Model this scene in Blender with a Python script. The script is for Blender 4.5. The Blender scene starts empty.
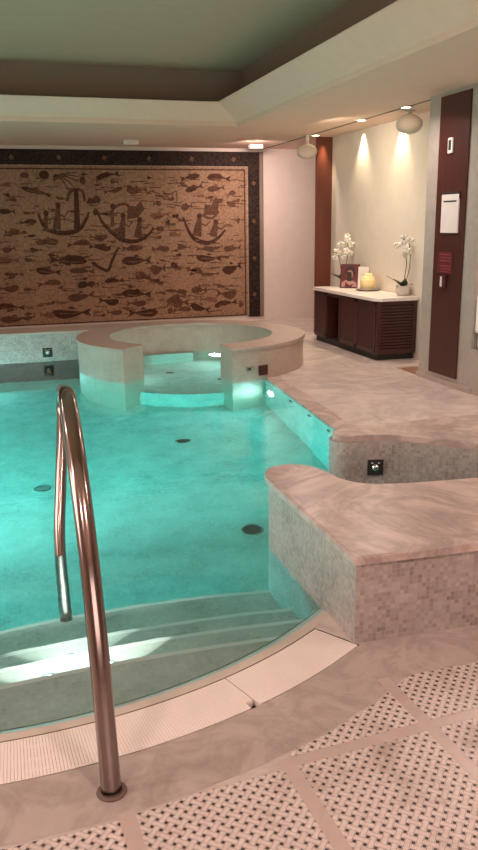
import bpy, bmesh, math, random
from mathutils import Vector, Matrix
from mathutils.geometry import tessellate_polygon
random.seed(7)
S = bpy.context.scene
COL = S.collection
PI = math.pi
R = math.radians

# ------------------------------------------------------------------ materials
class N:
    """small helper around a material's node tree"""
    def __init__(s, name):
        s.m = bpy.data.materials.new(name); s.m.use_nodes = True
        s.t = s.m.node_tree; s.t.nodes.clear()
        s.out = s.t.nodes.new('ShaderNodeOutputMaterial')
    def n(s, kind, **kw):
        x = s.t.nodes.new('ShaderNode' + kind)
        for k, v in kw.items(): setattr(x, k, v)
        return x
    def link(s, a, b): s.t.links.new(a, b)
    def put(s, sock, v):
        if isinstance(v, bpy.types.NodeSocket): s.link(v, sock)
        elif isinstance(v, (tuple, list)) and len(v) == 3 and sock.type == 'RGBA': sock.default_value = (*v, 1)
        else: sock.default_value = v
    def math(s, op, a, b=None, c=None):
        x = s.n('Math', operation=op)
        s.put(x.inputs[0], a)
        if b is not None: s.put(x.inputs[1], b)
        if c is not None: s.put(x.inputs[2], c)
        return x.outputs[0]
    def mix(s, f, a, b):
        x = s.n('Mix', data_type='RGBA')
        s.put(x.inputs[0], f); s.put(x.inputs[6], a); s.put(x.inputs[7], b)
        return x.outputs[2]
    def ramp(s, f, stops):
        x = s.n('ValToRGB'); e = x.color_ramp.elements
        while len(e) < len(stops): e.new(0.5)
        for i, (p, c) in enumerate(stops):
            e[i].position = p; e[i].color = (*c, 1)
        s.put(x.inputs[0], f); return x.outputs[0]
    def coord(s, which='Object'): return s.n('TexCoord').outputs[which]
    def noise(s, vec, scale, detail=3, rough=.5, dist=0.):
        x = s.n('TexNoise'); s.put(x.inputs['Vector'], vec)
        x.inputs['Scale'].default_value = scale; x.inputs['Detail'].default_value = detail
        x.inputs['Roughness'].default_value = rough; x.inputs['Distortion'].default_value = dist
        return x.outputs['Fac']
    def bump(s, h, strength=.3, dist=.01):
        x = s.n('Bump'); s.put(x.inputs['Height'], h)
        x.inputs['Strength'].default_value = strength; x.inputs['Distance'].default_value = dist
        return x.outputs[0]
    def pbr(s, col, rough=.5, metal=0., normal=None, emit=None, es=0., spec=None, coat=0.):
        b = s.n('BsdfPrincipled')
        s.put(b.inputs['Base Color'], col); s.put(b.inputs['Roughness'], rough); s.put(b.inputs['Metallic'], metal)
        if normal is not None: s.link(normal, b.inputs['Normal'])
        if emit is not None:
            s.put(b.inputs['Emission Color'], emit); b.inputs['Emission Strength'].default_value = es
        if spec is not None: b.inputs['Specular IOR Level'].default_value = spec
        if coat: b.inputs['Coat Weight'].default_value = coat; b.inputs['Coat Roughness'].default_value = .1
        s.link(b.outputs[0], s.out.inputs[0]); return s.m

def plain(name, col, rough=.5, metal=0., **k):
    x = N(name)
    f = x.noise(x.coord(), 9, 3)
    c = x.mix(f, tuple(v * .93 for v in col), tuple(min(1, v * 1.05) for v in col))
    return x.pbr(c, rough, metal, **k)

def marble(name, base, vein, scale=1.0, rough=.28, amount=1.0, slab=None):
    x = N(name); co = x.coord()
    n1 = x.noise(co, 1.3 * scale, 6, .62, 1.6)
    n2 = x.noise(co, 4.5 * scale, 5, .6, .8)
    v = x.math('ABSOLUTE', x.math('SUBTRACT', n1, .5))
    v = x.math('SUBTRACT', 1., x.math('MINIMUM', x.math('MULTIPLY', v, 9.), 1.))
    v = x.math('MULTIPLY', x.math('MULTIPLY', v, n2), .75 * amount)
    c = x.mix(v, base, vein)
    cl = x.math('MULTIPLY', x.math('SUBTRACT', n2, .38), .9 * amount)
    cl.node.use_clamp = True
    c = x.mix(cl, c, tuple(.5 * a + .5 * b for a, b in zip(base, vein)))
    if slab:
        br = x.n('TexBrick'); mp = x.n('Mapping'); x.link(co, mp.inputs[0]); mp.inputs['Rotation'].default_value = (0, 0, R(slab[2]))
        x.link(mp.outputs[0], br.inputs['Vector'])
        br.inputs['Color1'].default_value = (1, 1, 1, 1); br.inputs['Color2'].default_value = (.94, .94, .94, 1)
        br.inputs['Mortar'].default_value = (.74, .72, .70, 1); br.inputs['Scale'].default_value = 1.
        br.inputs['Mortar Size'].default_value = .004; br.inputs['Mortar Smooth'].default_value = .3
        br.inputs['Brick Width'].default_value = slab[0]; br.inputs['Row Height'].default_value = slab[1]
        y = x.n('Mix', data_type='RGBA', blend_type='MULTIPLY'); y.inputs[0].default_value = 1.
        x.link(c, y.inputs[6]); x.link(br.outputs[0], y.inputs[7]); c = y.outputs[2]
    return x.pbr(c, rough)

def tiles(name, stops, size=.024, grout=(.45, .42, .38), gs=.0016, rough=.35, cloud=.35, bumpy=.3):
    """square glass-and-stone mosaic: each tessera its own tone"""
    x = N(name); uv = x.coord('UV')
    sp = x.n('SeparateXYZ'); x.link(uv, sp.inputs[0])
    u = x.math('DIVIDE', sp.outputs[0], size); v = x.math('DIVIDE', sp.outputs[1], size)
    cu, cv = x.math('FLOOR', u), x.math('FLOOR', v)
    cb = x.n('CombineXYZ'); x.link(cu, cb.inputs[0]); x.link(cv, cb.inputs[1])
    wn = x.n('TexWhiteNoise', noise_dimensions='3D'); x.link(cb.outputs[0], wn.inputs['Vector'])
    big = x.noise(cb.outputs[0], .09, 3, .6)
    f = x.math('ADD', x.math('MULTIPLY', wn.outputs['Value'], 1 - cloud), x.math('MULTIPLY', x.math('SUBTRACT', x.math('MULTIPLY', big, 2.), .5), cloud))
    c = x.ramp(f, stops)
    fu, fv = x.math('FRACT', u), x.math('FRACT', v)
    e = gs / size
    du = x.math('MINIMUM', fu, x.math('SUBTRACT', 1., fu)); dv = x.math('MINIMUM', fv, x.math('SUBTRACT', 1., fv))
    g = x.math('LESS_THAN', x.math('MINIMUM', du, dv), e)
    c = x.mix(g, c, grout)
    return x.pbr(c, rough, normal=x.bump(x.math('SUBTRACT', 1., g), bumpy, .002))

def basketweave(name):
    x = N(name); co = x.coord()
    sp = x.n('SeparateXYZ'); x.link(co, sp.inputs[0])
    s = .0272 * math.sqrt(2)
    X, Y = sp.outputs[0], sp.outputs[1]
    u = x.math('DIVIDE', x.math('ADD', X, Y), s); v = x.math('DIVIDE', x.math('SUBTRACT', Y, X), s)
    iu, iv = x.math('ROUND', u), x.math('ROUND', v)
    a = x.math('ABSOLUTE', x.math('SUBTRACT', u, iu)); b = x.math('ABSOLUTE', x.math('SUBTRACT', v, iv))
    par = x.math('ABSOLUTE', x.math('MODULO', x.math('ADD', iu, iv), 2.))
    ma = x.math('ADD', x.math('MULTIPLY', a, x.math('SUBTRACT', 1., par)), x.math('MULTIPLY', b, par))   # along the brick
    mb = x.math('ADD', x.math('MULTIPLY', b, x.math('SUBTRACT', 1., par)), x.math('MULTIPLY', a, par))   # across the brick
    dot = x.math('GREATER_THAN', x.math('MINIMUM', ma, mb), .33)
    g1 = x.math('LESS_THAN', x.math('ABSOLUTE', x.math('SUBTRACT', mb, .255)), .028)
    g2 = x.math('MULTIPLY', x.math('LESS_THAN', x.math('ABSOLUTE', x.math('SUBTRACT', ma, .255)), .028), x.math('GREATER_THAN', mb, .25))
    g = x.math('MAXIMUM', g1, g2)
    n1 = x.noise(co, 5., 5, .65); n2 = x.noise(co, 60., 2)
    brick = x.mix(n2, (.48, .40, .365), (.78, .69, .64))
    dirt = x.math('MULTIPLY', x.math('SUBTRACT', n1, .50), 3.6); dirt.node.use_clamp = True
    brick = x.mix(dirt, brick, (.33, .24, .20))
    c = x.mix(g, brick, (.30, .23, .20))
    c = x.mix(dot, c, (.045, .032, .028))
    return x.pbr(c, .38, normal=x.bump(x.math('SUBTRACT', 1., g), .25, .002))

def wood(name, c1, c2, axis='Z', rough=.35, scale=1.):
    x = N(name); mp = x.n('Mapping'); x.link(x.coord(), mp.inputs[0])
    k = {'X': (1, 14, 14), 'Y': (14, 1, 14), 'Z': (14, 14, 1)}[axis]
    mp.inputs['Scale'].default_value = tuple(q * scale for q in k)
    f = x.noise(mp.outputs[0], 2.2, 5, .6, .6)
    return x.pbr(x.ramp(f, [(.3, c1), (.7, c2)]), rough)

def emit(name, col, s):
    x = N(name); e = x.n('Emission'); x.put(e.inputs[0], col); e.inputs[1].default_value = s
    x.link(e.outputs[0], x.out.inputs[0]); return x.m

def water_mat():
    x = N('pool_water_surface'); co = x.coord()
    h = x.math('ADD', x.noise(co, 2.2, 2, .5, .4), x.math('MULTIPLY', x.noise(co, 7., 2), .35))
    nb = x.bump(h, .10, .05)
    gl = x.n('BsdfGlass'); gl.inputs['IOR'].default_value = 1.33; gl.inputs['Roughness'].default_value = 0.
    gl.inputs['Color'].default_value = (.97, 1., .995, 1)
    x.link(nb, gl.inputs['Normal']); x.link(gl.outputs[0], x.out.inputs[0])
    va = x.n('VolumeAbsorption'); va.inputs['Color'].default_value = (.0, .94, .93, 1); va.inputs['Density'].default_value = .45
    x.link(va.outputs[0], x.out.inputs[1]); return x.m

M = {}
M['deck'] = marble('deck_marble', (.67, .58, .53), (.34, .285, .26), 1.1, .27, 1.1, (1.25, .75, 3))
M['band'] = marble('border_marble', (.48, .40, .36), (.24, .185, .165), 2.6, .32, 1.1)
M['cap'] = marble('coping_marble', (.62, .50, .445), (.19, .14, .125), 1.7, .3, 1.5)
M['strip'] = marble('strip_marble', (.52, .42, .375), (.38, .30, .265), 2.2, .3, .8)
M['rimstone'] = marble('rim_marble', (.46, .365, .31), (.30, .235, .20), 2., .35, .7)
M['colm'] = marble('column_marble', (.42, .38, .335), (.28, .25, .22), 2., .3, .8)
M['nose'] = marble('nosing_stone', (.62, .53, .45), (.46, .38, .33), 2., .4, .7)
M['walltile'] = tiles('wall_mosaic_tile', [(.0, (.17, .135, .12)), (.32, (.32, .265, .24)), (.6, (.41, .35, .32)), (1., (.54, .47, .43))], .0175, (.40, .34, .31), gs=.0009, cloud=.55, bumpy=.15)
M['pooltile'] = tiles('pool_mosaic_tile', [(.0, (.34, .38, .35)), (.4, (.52, .57, .52)), (.7, (.62, .67, .62)), (1., (.72, .76, .70))], .02, (.55, .60, .56), cloud=.75, gs=.001)
M['rimtile'] = tiles('hot_tub_tile', [(.0, (.38, .28, .22)), (.5, (.45, .345, .28)), (1., (.52, .41, .34))], .02, (.44, .335, .27), cloud=.7, gs=.0008)
M['stepedge'] = plain('pale_step_edge', (.82, .86, .82), .4)
M['basket'] = basketweave('basketweave_mosaic')
M['grate'] = plain('white_plastic', (.83, .74, .68), .45)
M['dark'] = plain('dark_plastic', (.02, .018, .016), .6)
M['gutter'] = plain('gutter_grey', (.30, .26, .23), .8)  # plain grey of the trough, drain rings and button plate
M['steel'] = plain('polished_steel', (.31, .25, .23), .17, 1.)
M['collar'] = plain('stained_brown_seal', (.13, .085, .065), .6)
M['chrome'] = plain('chrome', (.8, .8, .8), .12, 1.)
M['paint'] = plain('cream_paint', (.78, .56, .435), .75)
M['wallpaint'] = plain('warm_white_paint', (.70, .59, .52), .7)
M['alcove'] = plain('alcove_cream_paint', (.70, .63, .54), .6)
M['coffer'] = plain('sage_grey_paint', (.45, .315, .215), .8)
M['taupe'] = plain('taupe_band_paint', (.24, .18, .13), .8)
M['mahog'] = wood('dark_mahogany', (.034, .009, .008), (.07, .018, .014), 'Z', .38)
M['mahogh'] = wood('dark_mahogany_lengthwise', (.034, .009, .008), (.07, .018, .014), 'Y', .38)
M['panelw'] = wood('red_brown_veneer', (.045, .009, .007), (.07, .015, .011), 'Z', .45)
M['jambw'] = wood('red_brown_jamb_veneer', (.115, .028, .016), (.165, .043, .024), 'Z', .4)
M['ctop'] = marble('counter_white_marble', (.82, .77, .72), (.6, .55, .5), 3., .25, .4)
M['ftrim'] = wood('dull_oak_frame', (.17, .12, .085), (.26, .19, .14), 'Z', .6)
def mosaic_ground(name, c1, c2, c3):
    x = N(name); co = x.coord()
    vo = x.n('TexVoronoi'); x.link(co, vo.inputs['Vector']); vo.inputs['Scale'].default_value = 55
    bw = x.n('RGBToBW'); x.link(vo.outputs['Color'], bw.inputs[0])
    f = x.math('ADD', x.math('MULTIPLY', bw.outputs[0], .5), x.math('MULTIPLY', x.noise(co, 1.6, 4), .5))
    return x.pbr(x.ramp(f, [(.3, c1), (.5, c2), (.72, c3)]), .75, spec=.12)
M['mground'] = mosaic_ground('mosaic_ochre_ground', (.21, .118, .072), (.285, .165, .10), (.35, .212, .134))
M['mfish0'] = mosaic_ground('mosaic_dark_umber', (.042, .018, .011), (.065, .028, .018), (.095, .043, .027))
M['mfish1'] = mosaic_ground('mosaic_mid_umber', (.075, .034, .021), (.105, .049, .030), (.145, .07, .043))
M['mfish2'] = mosaic_ground('mosaic_pale_umber', (.13, .062, .036), (.17, .084, .049), (.21, .108, .064))
M['mborder'] = mosaic_ground('mosaic_border_brown', (.018, .010, .008), (.032, .019, .015), (.05, .031, .024))
M['mpale'] = mosaic_ground('mosaic_pale_line', (.25, .165, .11), (.31, .215, .145), (.37, .27, .19))
M['white'] = plain('white_enamel', (.80, .78, .74), .5)
M['paper'] = plain('paper_white', (.72, .66, .62), .8)
M['redsign'] = plain('red_sign_face', (.10, .010, .014), .5)
M['signline'] = plain('sign_pale_line', (.28, .05, .06), .6)
M['petal'] = plain('orchid_petal_white', (.86, .83, .76), .6)
M['petalc'] = plain('orchid_yellow_heart', (.75, .55, .15), .6)
M['leaf'] = plain('dark_green_leaf', (.035, .055, .02), .4)
M['stem'] = plain('orchid_stem', (.13, .12, .05), .6)
M['pot'] = plain('pale_stone_pot', (.62, .56, .47), .5)
M['jar'] = plain('butter_yellow_wax', (.78, .64, .32), .45)
M['dish'] = plain('grey_metal_dish', (.38, .34, .30), .3, .6)
M['skin'] = plain('picture_face_tone', (.40, .17, .13), .5)
M['hair'] = plain('picture_dark_hair', (.03, .012, .012), .5)
M['picred'] = plain('picture_deep_red', (.12, .012, .016), .5)
M['picpink'] = plain('picture_pale_pink', (.40, .20, .18), .5)
M['spk'] = plain('warm_white_shell', (.62, .53, .45), .5)
M['cushion'] = plain('white_cushion_fabric', (.84, .80, .76), .9)
M['armw'] = wood('dark_chair_wood', (.05, .025, .015), (.10, .05, .03), 'X', .4)
M['lampon'] = emit('lamp_lens_cool_white', (.75, 1., .95), 30.)
M['warmlens'] = emit('warm_lamp_lens', (1., .78, .5), 25.)
M['slot'] = plain('ceiling_slot_dark', (.10, .08, .065), .7)
M['threshold'] = wood('brown_plank_floor', (.22, .11, .07), (.32, .17, .11), 'X', .4)
M['water'] = water_mat()

# ------------------------------------------------------------------ mesh building
class MB:
    def __init__(s):
        s.b = bmesh.new(); s.uv = s.b.loops.layers.uv.new('UVMap'); s.done = s.b.faces.layers.int.new('done'); s.mats = []; s.mi = 0
    def use(s, m):
        if m not in s.mats: s.mats.append(m)
        s.mi = s.mats.index(m); return s
    def face(s, vs, uvs=None, smooth=False):
        try: f = s.b.faces.new(vs)
        except ValueError: return None
        f.material_index = s.mi; f.smooth = smooth
        if uvs:
            f[s.done] = 1
            for l, q in zip(f.loops, uvs): l[s.uv].uv = q
        return f
    def poly(s, pts): return s.face([s.b.verts.new(p) for p in pts])
    def box(s, x0, x1, y0, y1, z0, z1, bev=0., mx=None):
        c = [Vector((x, y, z)) for z in (z0, z1) for y in (y0, y1) for x in (x0, x1)]
        if mx is not None: c = [mx @ p for p in c]
        v = [s.b.verts.new(p) for p in c]
        fs = [s.face([v[i] for i in q]) for q in ((0, 2, 3, 1), (4, 5, 7, 6), (0, 1, 5, 4), (2, 6, 7, 3), (0, 4, 6, 2), (1, 3, 7, 5))]
        if bev:
            es = list({e for f in fs for e in f.edges})
            r = bmesh.ops.bevel(s.b, geom=es, offset=bev, segments=2, affect='EDGES', profile=.6)
            for f in r['faces']: f.material_index = s.mi
        return s
    def prism(s, pts, z0, z1, bev=0., top=True, bottom=True, holes=()):
        """extruded plan outline (CCW); the side strip carries arc-length UVs"""
        loops = [list(pts)] + [list(h) for h in holes]
        for lp in loops:
            n = len(lp); lo = [s.b.verts.new((x, y, z0)) for x, y in lp]; hi = [s.b.verts.new((x, y, z1)) for x, y in lp]
            L = 0
            for i in range(n):
                j = (i + 1) % n; d = math.dist(lp[i], lp[j])
                s.face([lo[i], lo[j], hi[j], hi[i]], [(L, z0), (L + d, z0), (L + d, z1), (L, z1)]); L += d
            lp.append((lo, hi))
        tri = tessellate_polygon([[Vector((x, y, 0)) for x, y in lp[:-1]] for lp in loops])
        allo = [v for lp in loops for v in lp[-1][0]]; ahi = [v for lp in loops for v in lp[-1][1]]
        if not holes and top and bev:
            f = s.face(ahi)
            r = bmesh.ops.bevel(s.b, geom=[e for e in f.edges], offset=bev, segments=3, affect='EDGES', profile=.5)
            for q in r['faces']: q.material_index = s.mi; q.smooth = True
        elif top:
            for t in tri:
                f = s.face([ahi[i] for i in t])
                if f and f.normal_update() is None and f.normal.z < 0: f.normal_flip()
        if bottom:
            for t in tri:
                f = s.face([allo[i] for i in t])
                if f and f.normal_update() is None and f.normal.z > 0: f.normal_flip()
        return s
    def flat(s, outer, z, holes=(), up=True):
        lp = [[Vector((x, y, 0)) for x, y in q] for q in [outer, *holes]]
        vs = [s.b.verts.new((p.x, p.y, z)) for q in lp for p in q]
        for t in tessellate_polygon(lp):
            f = s.face([vs[i] for i in t])
            if f:
                f.normal_update()
                if (f.normal.z < 0) == up: f.normal_flip()
        return s
    def strip(s, path, z0, z1, flip=False):
        """an upright ribbon along a plan path"""
        L = 0; a = [s.b.verts.new((x, y, z0)) for x, y in path]; c = [s.b.verts.new((x, y, z1)) for x, y in path]
        for i in range(len(path) - 1):
            d = math.dist(path[i], path[i + 1])
            q = [a[i], a[i + 1], c[i + 1], c[i]]; u = [(L, z0), (L + d, z0), (L + d, z1), (L, z1)]
            if flip: q.reverse(); u.reverse()
            s.face(q, u); L += d
        return s
    def tube(s, pts, r, seg=16, caps=True):
        P = [Vector(p) for p in pts]; rr = r if isinstance(r, (list, tuple)) else [r] * len(P)
        up = Vector((.13, .9, .4)); rings = []
        for i, p in enumerate(P):
            t = (P[min(i + 1, len(P) - 1)] - P[max(i - 1, 0)]).normalized()
            if i == 0: a = t.cross(up).normalized()
            else: a = (a - t * a.dot(t)).normalized()
            b = t.cross(a)
            rings.append([s.b.verts.new(p + (a * math.cos(2 * PI * k / seg) + b * math.sin(2 * PI * k / seg)) * rr[i]) for k in range(seg)])
        for i in range(len(P) - 1):
            for k in range(seg):
                j = (k + 1) % seg
                s.face([rings[i][k], rings[i][j], rings[i + 1][j], rings[i + 1][k]], smooth=True)
        if caps: s.face(rings[0][::-1]); s.face(rings[-1])
        return s
    def lathe(s, prof, c, seg=32, mx=None, smooth=True):
        rings = []
        for (r, z) in prof:
            if r < 1e-6: rings.append([Vector((0, 0, z))])
            else: rings.append([Vector((r * math.cos(2 * PI * k / seg), r * math.sin(2 * PI * k / seg), z)) for k in range(seg)])
        m = Matrix.Translation(c) @ (mx if mx is not None else Matrix())
        rings = [[s.b.verts.new(m @ p) for p in g] for g in rings]
        for a, b in zip(rings, rings[1:]):
            for k in range(seg):
                j = (k + 1) % seg
                if len(a) == 1 and len(b) == 1: continue
                if len(a) == 1: s.face([a[0], b[j], b[k]], smooth=smooth)
                elif len(b) == 1: s.face([a[k], a[j], b[0]], smooth=smooth)
                else: s.face([a[k], a[j], b[j], b[k]], smooth=smooth)
        return s
    def build(s, name, mat=None, parent=None, loc=None, rot=None):
        b = s.b
        b.normal_update()
        for f in b.faces:
            if f[s.done]: continue
            n = f.normal; ax = max(range(3), key=lambda i: abs(n[i]))
            for l in f.loops:
                p = l.vert.co
                l[s.uv].uv = (p.y, p.z) if ax == 0 else (p.x, p.z) if ax == 1 else (p.x, p.y)
        me = bpy.data.meshes.new(name); b.to_mesh(me); b.free()
        for m in ([mat] if mat is not None and not s.mats else s.mats): me.materials.append(m)
        o = bpy.data.objects.new(name, me); COL.objects.link(o)
        if parent is not None: o.parent = parent
        if loc is not None: o.location = loc
        if rot is not None: o.rotation_euler = rot
        return o

def tag(o, label, cat, group=None, kind=None):
    o['label'] = label; o['category'] = cat
    if group: o['group'] = group
    if kind: o['kind'] = kind
    return o
def thing(name, label, cat, loc=(0, 0, 0), rot=(0, 0, 0), group=None):
    o = bpy.data.objects.new(name, None); COL.objects.link(o); o.location = loc; o.rotation_euler = rot
    return tag(o, label, cat, group)
def struct(o): o['kind'] = 'structure'; return o
def copy_tree(o, parent=None):
    c = o.copy(); COL.objects.link(c)
    if parent is not None: c.parent = parent
    for ch in list(o.children): copy_tree(ch, c)
    return c
def spline(pts, n=8):
    P = [Vector(p) for p in pts]; P = [2 * P[0] - P[1]] + P + [2 * P[-1] - P[-2]]; out = []
    for i in range(1, len(P) - 2):
        for k in range(n):
            t = k / n; a, b, c, d = P[i - 1:i + 3]
            out.append(.5 * ((2 * b) + (c - a) * t + (2 * a - 5 * b + 4 * c - d) * t * t + (3 * b - a - 3 * c + d) * t ** 3))
    out.append(P[-2]); return out
def spline2(pts, n=6): return [(p.x, p.y) for p in spline([(x, y, 0) for x, y in pts], n)]

# ------------------------------------------------------------------ plan of the place (metres; camera stands at x=0, y=0)
CX, CY = -.05, 4.1                      # centre of the round near end of the pool
def arc(r, a0, a1, n=48, c=(CX, CY)): return [(c[0] + r * math.cos(R(a0 + (a1 - a0) * i / n)), c[1] + r * math.sin(R(a0 + (a1 - a0) * i / n))) for i in range(n + 1)]
WATER = -.015; DEEP = -1.1
TX, TY, TRO, TRI = 2.0, 8.43, 1.25, .92  # hot tub
BACKY = 11.9; LEDGEY = 9.7
cop0, cop1 = (2.235, 3.95), (2.495, 7.22)

# ---- floor with the pool cut out
xa = 1.14
hole = [(-2.2, 9.6), (-2.2, 4.1)] + arc(2.15, 180, 304, 70)[1:] + [*arc(1.945, 304, 309.5, 6), (xa + .04, 3.1), (3.25, 2.7), (3.25, 3.6), (2.3, 3.75), cop0, cop1] + arc(1.1, -62, 95, 26, (TX, TY)) + [(1.85, 9.6)]
outer = [(-3.2, -2.2), (6.5, -2.2), (6.5, 12.2), (-3.2, 12.2)]
fl = MB().use(M['deck']).flat(outer, 0., [hole]).build('floor'); struct(fl)
# darker marble band that follows the gutter
band = MB().use(M['band'])
o1, i1 = arc(2.38, 200, 304, 60), arc(2.15, 200, 304, 60)
vo = [band.b.verts.new((x, y, .001)) for x, y in o1]; vi = [band.b.verts.new((x, y, .001)) for x, y in i1]
for i in range(60): band.face([vo[i], vo[i + 1], vi[i + 1], vi[i]])
a = CX + 2.15 * math.cos(R(304)), CY + 2.15 * math.sin(R(304)); b = CX + 2.38 * math.cos(R(304)), CY + 2.38 * math.sin(R(304))
band.poly([(b[0] - .07, 2.065, .0006), (3.2, 2.065, .0006), (3.2, 2.32, .0006), (a[0], a[1] + .02, .0006)])
band.build('floor_border', parent=fl)
# basketweave panels between marble strips
GO, GA = Vector((.672, 1.792)), R(3.4)
gx, gy = Vector((math.cos(GA), math.sin(GA))), Vector((-math.sin(GA), math.cos(GA)))
PITCH, SW = .475, .022
def gpt(a, b): return GO + gx * a + gy * b
def limit(p): return math.dist(p, (CX, CY)) >= 2.385 and p.y < 2.085
# strips: one mesh of pale marble under the panels
st = MB().use(M['strip'])
for j in (0, -1, -2, -3):
    st.poly([(*gpt(-3.2, j * PITCH - SW), .0014), (*gpt(2.6, j * PITCH - SW), .0014), (*gpt(2.6, j * PITCH + SW), .0014), (*gpt(-3.2, j * PITCH + SW), .0014)]) if j else \
        st.poly([(*gpt(-.12, -SW), .0014), (*gpt(2.6, -SW), .0014), (*gpt(2.6, SW), .0014), (*gpt(.05, SW), .0014)])
for i in range(-6, 6):
    top = -SW
    if i >= 1: top = .275
    elif i == 0: top = .02
    st.poly([(*gpt(i * PITCH - SW, -1.6), .0017), (*gpt(i * PITCH + SW, -1.6), .0017), (*gpt(i * PITCH + SW, top), .0017), (*gpt(i * PITCH - SW, top), .0017)])
st.build('floor_strips', parent=fl)
for j in (0, -1, -2):
    for i in range(-6 if j < 0 else 0, 5):
        a0, a1 = i * PITCH + SW, (i + 1) * PITCH - SW
        b0, b1 = (j * PITCH + SW, (j + 1) * PITCH - SW) if j < 0 else (SW, .40)
        cols = []
        for k in range(37):
            aa = a0 + (a1 - a0) * k / 36; hi = None
            for q in range(61):
                bb = b0 + (b1 - b0) * q / 60
                if limit(gpt(aa, bb)): hi = bb
                else: break
            cols.append((aa, hi))
        mb = MB().use(M['basket']); prev = None
        for aa, hi in cols:
            if hi is None or hi <= b0 + 1e-4: prev = None; continue
            cur = (mb.b.verts.new((aa, b0, 0)), mb.b.verts.new((aa, hi, 0)))
            if prev: mb.face([prev[0], cur[0], cur[1], prev[1]])
            prev = cur
        if len(mb.b.faces) == 0: mb.b.free(); continue
        mb.build('mosaic_panel', parent=fl, loc=(GO.x, GO.y, .002), rot=(0, 0, GA))
# brown plank floor and pale threshold behind the column
MB().use(M['threshold']).box(3.97, 6.4, 6.86, 7.30, 0, .003).build('floor_planks', parent=fl)

# ---- pool shell
ps = MB().use(M['pooltile'])
ps.flat([(-2.3, 1.9), (3.5, 1.9), (3.5, 9.75), (-2.3, 9.75)], DEEP)
ang_end = math.degrees(math.acos((xa - CX) / 1.86))
ps.strip([(-1.91, 9.3), (-1.91, 4.1)] + arc(1.86, 180, 360 - ang_end, 60)[1:], DEEP, -.03)
ps.strip([(3.2, 2.7), (3.2, 3.6)], DEEP, 0)
ps.strip([cop0, cop1, (2.45, 7.5)], DEEP, -.02)
ps.strip([(2.2, 9.2), (-1.95, 9.2)], DEEP, -.02)
struct(ps.build('pool_basin'))
# rounded stone nosing that dips into the water
no = MB().use(M['nose']); aend = 360 - math.degrees(math.acos((xa - CX) / 1.95))
prof = [(1.95, 0.), (1.925, -.002), (1.90, -.009), (1.88, -.02), (1.855, -.040), (1.838, -.075), (1.834, -.16)]
rings = []
for r, z in prof: rings.append([no.b.verts.new((x, y, z)) for x, y in [(CX - r, 9.2)] + arc(r, 180, 360 - math.degrees(math.acos((xa + .012 - CX) / r)), 80)])
for p, q in zip(rings, rings[1:]):
    for i in range(len(p) - 1): no.face([p[i], p[i + 1], q[i + 1], q[i]], smooth=True)
struct(no.build('trim_pool_nosing'))
fillt = MB().use(M['nose']).flat([(-2.25, 9.2), (-2.25, 4.1), (CX - 2.15, 4.1), (CX - 1.95, 4.1), (CX - 1.95, 9.2)], -.001)
struct(fillt.build('trim_pool_side'))
# gutter trough under the grating
gt = MB().use(M['gutter'])
go, gi = arc(2.15, 180, 304, 60), arc(1.95, 180, 304, 60)
for i in range(60):
    p, q, r_, t = go[i], go[i + 1], gi[i + 1], gi[i]
    gt.face([gt.b.verts.new((*v, -.10)) for v in (p, q, r_, t)])
    gt.face([gt.b.verts.new(v) for v in ((*p, 0), (*q, 0), (*q, -.1), (*p, -.1))])
    gt.face([gt.b.verts.new(v) for v in ((*t, -.1), (*r_, -.1), (*r_, 0), (*t, 0))])
struct(gt.build('gutter_channel'))

# ---- steps into the pool
def nosing(x, y0, c): return y0 - c * (x - .45) ** 2
steps = [(-.13, 2.605, .09), (-.26, 2.825, .09), (-.39, 3.045, .10), (-.52, 3.36, .12)]
sm = MB(); xs = [-1.7 + (1.14 + 1.7) * i / 30 for i in range(31)]
edge = MB().use(M['stepedge'])
prevz = None
for k, (z, y0, c) in enumerate(steps):
    sm.use(M['pooltile'])
    front = [(x, nosing(x, y0, c)) for x in xs]
    if k == 0: back = [(x, CY - math.sqrt(max(1.87 ** 2 - (x - CX) ** 2, 0))) for x in xs]
    else: back = [(x, nosing(x, steps[k - 1][1], steps[k - 1][2])) for x in xs]
    f = [sm.b.verts.new((*p, z)) for p in front]; g = [sm.b.verts.new((*p, z)) for p in back]
    zn = steps[k + 1][0] if k + 1 < len(steps) else DEEP
    for i in range(30):
        if back[i][1] >= front[i][1] or back[i + 1][1] >= front[i + 1][1]: continue
        sm.face([g[i], g[i + 1], f[i + 1], f[i]])
    sm.strip(front, zn, z, flip=True)
    for i in range(30):
        (x0, ya), (x1, yb) = front[i], front[i + 1]
        edge.face([edge.b.verts.new(v) for v in ((x0, ya - .022, z + .001), (x1, yb - .022, z + .001), (x1, yb + .003, z + .001), (x0, ya + .003, z + .001))])
        edge.face([edge.b.verts.new(v) for v in ((x0, ya + .003, z + .001), (x1, yb + .003, z + .001), (x1, yb + .003, z - .012), (x0, ya + .003, z - .012))])
so = struct(sm.build('pool_steps')); edge.build('step_edges', parent=so)

# ---- stone coping of the deck edge
struct(MB().use(M['cap']).prism([(cop0[0] - .015, cop0[1]), (cop0[0] + .14, cop0[1]), (cop1[0] + .14, cop1[1] + .05), (cop1[0] - .015, cop1[1] + .05)], -.03, .006, .005).build('trim_deck_coping'))

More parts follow.
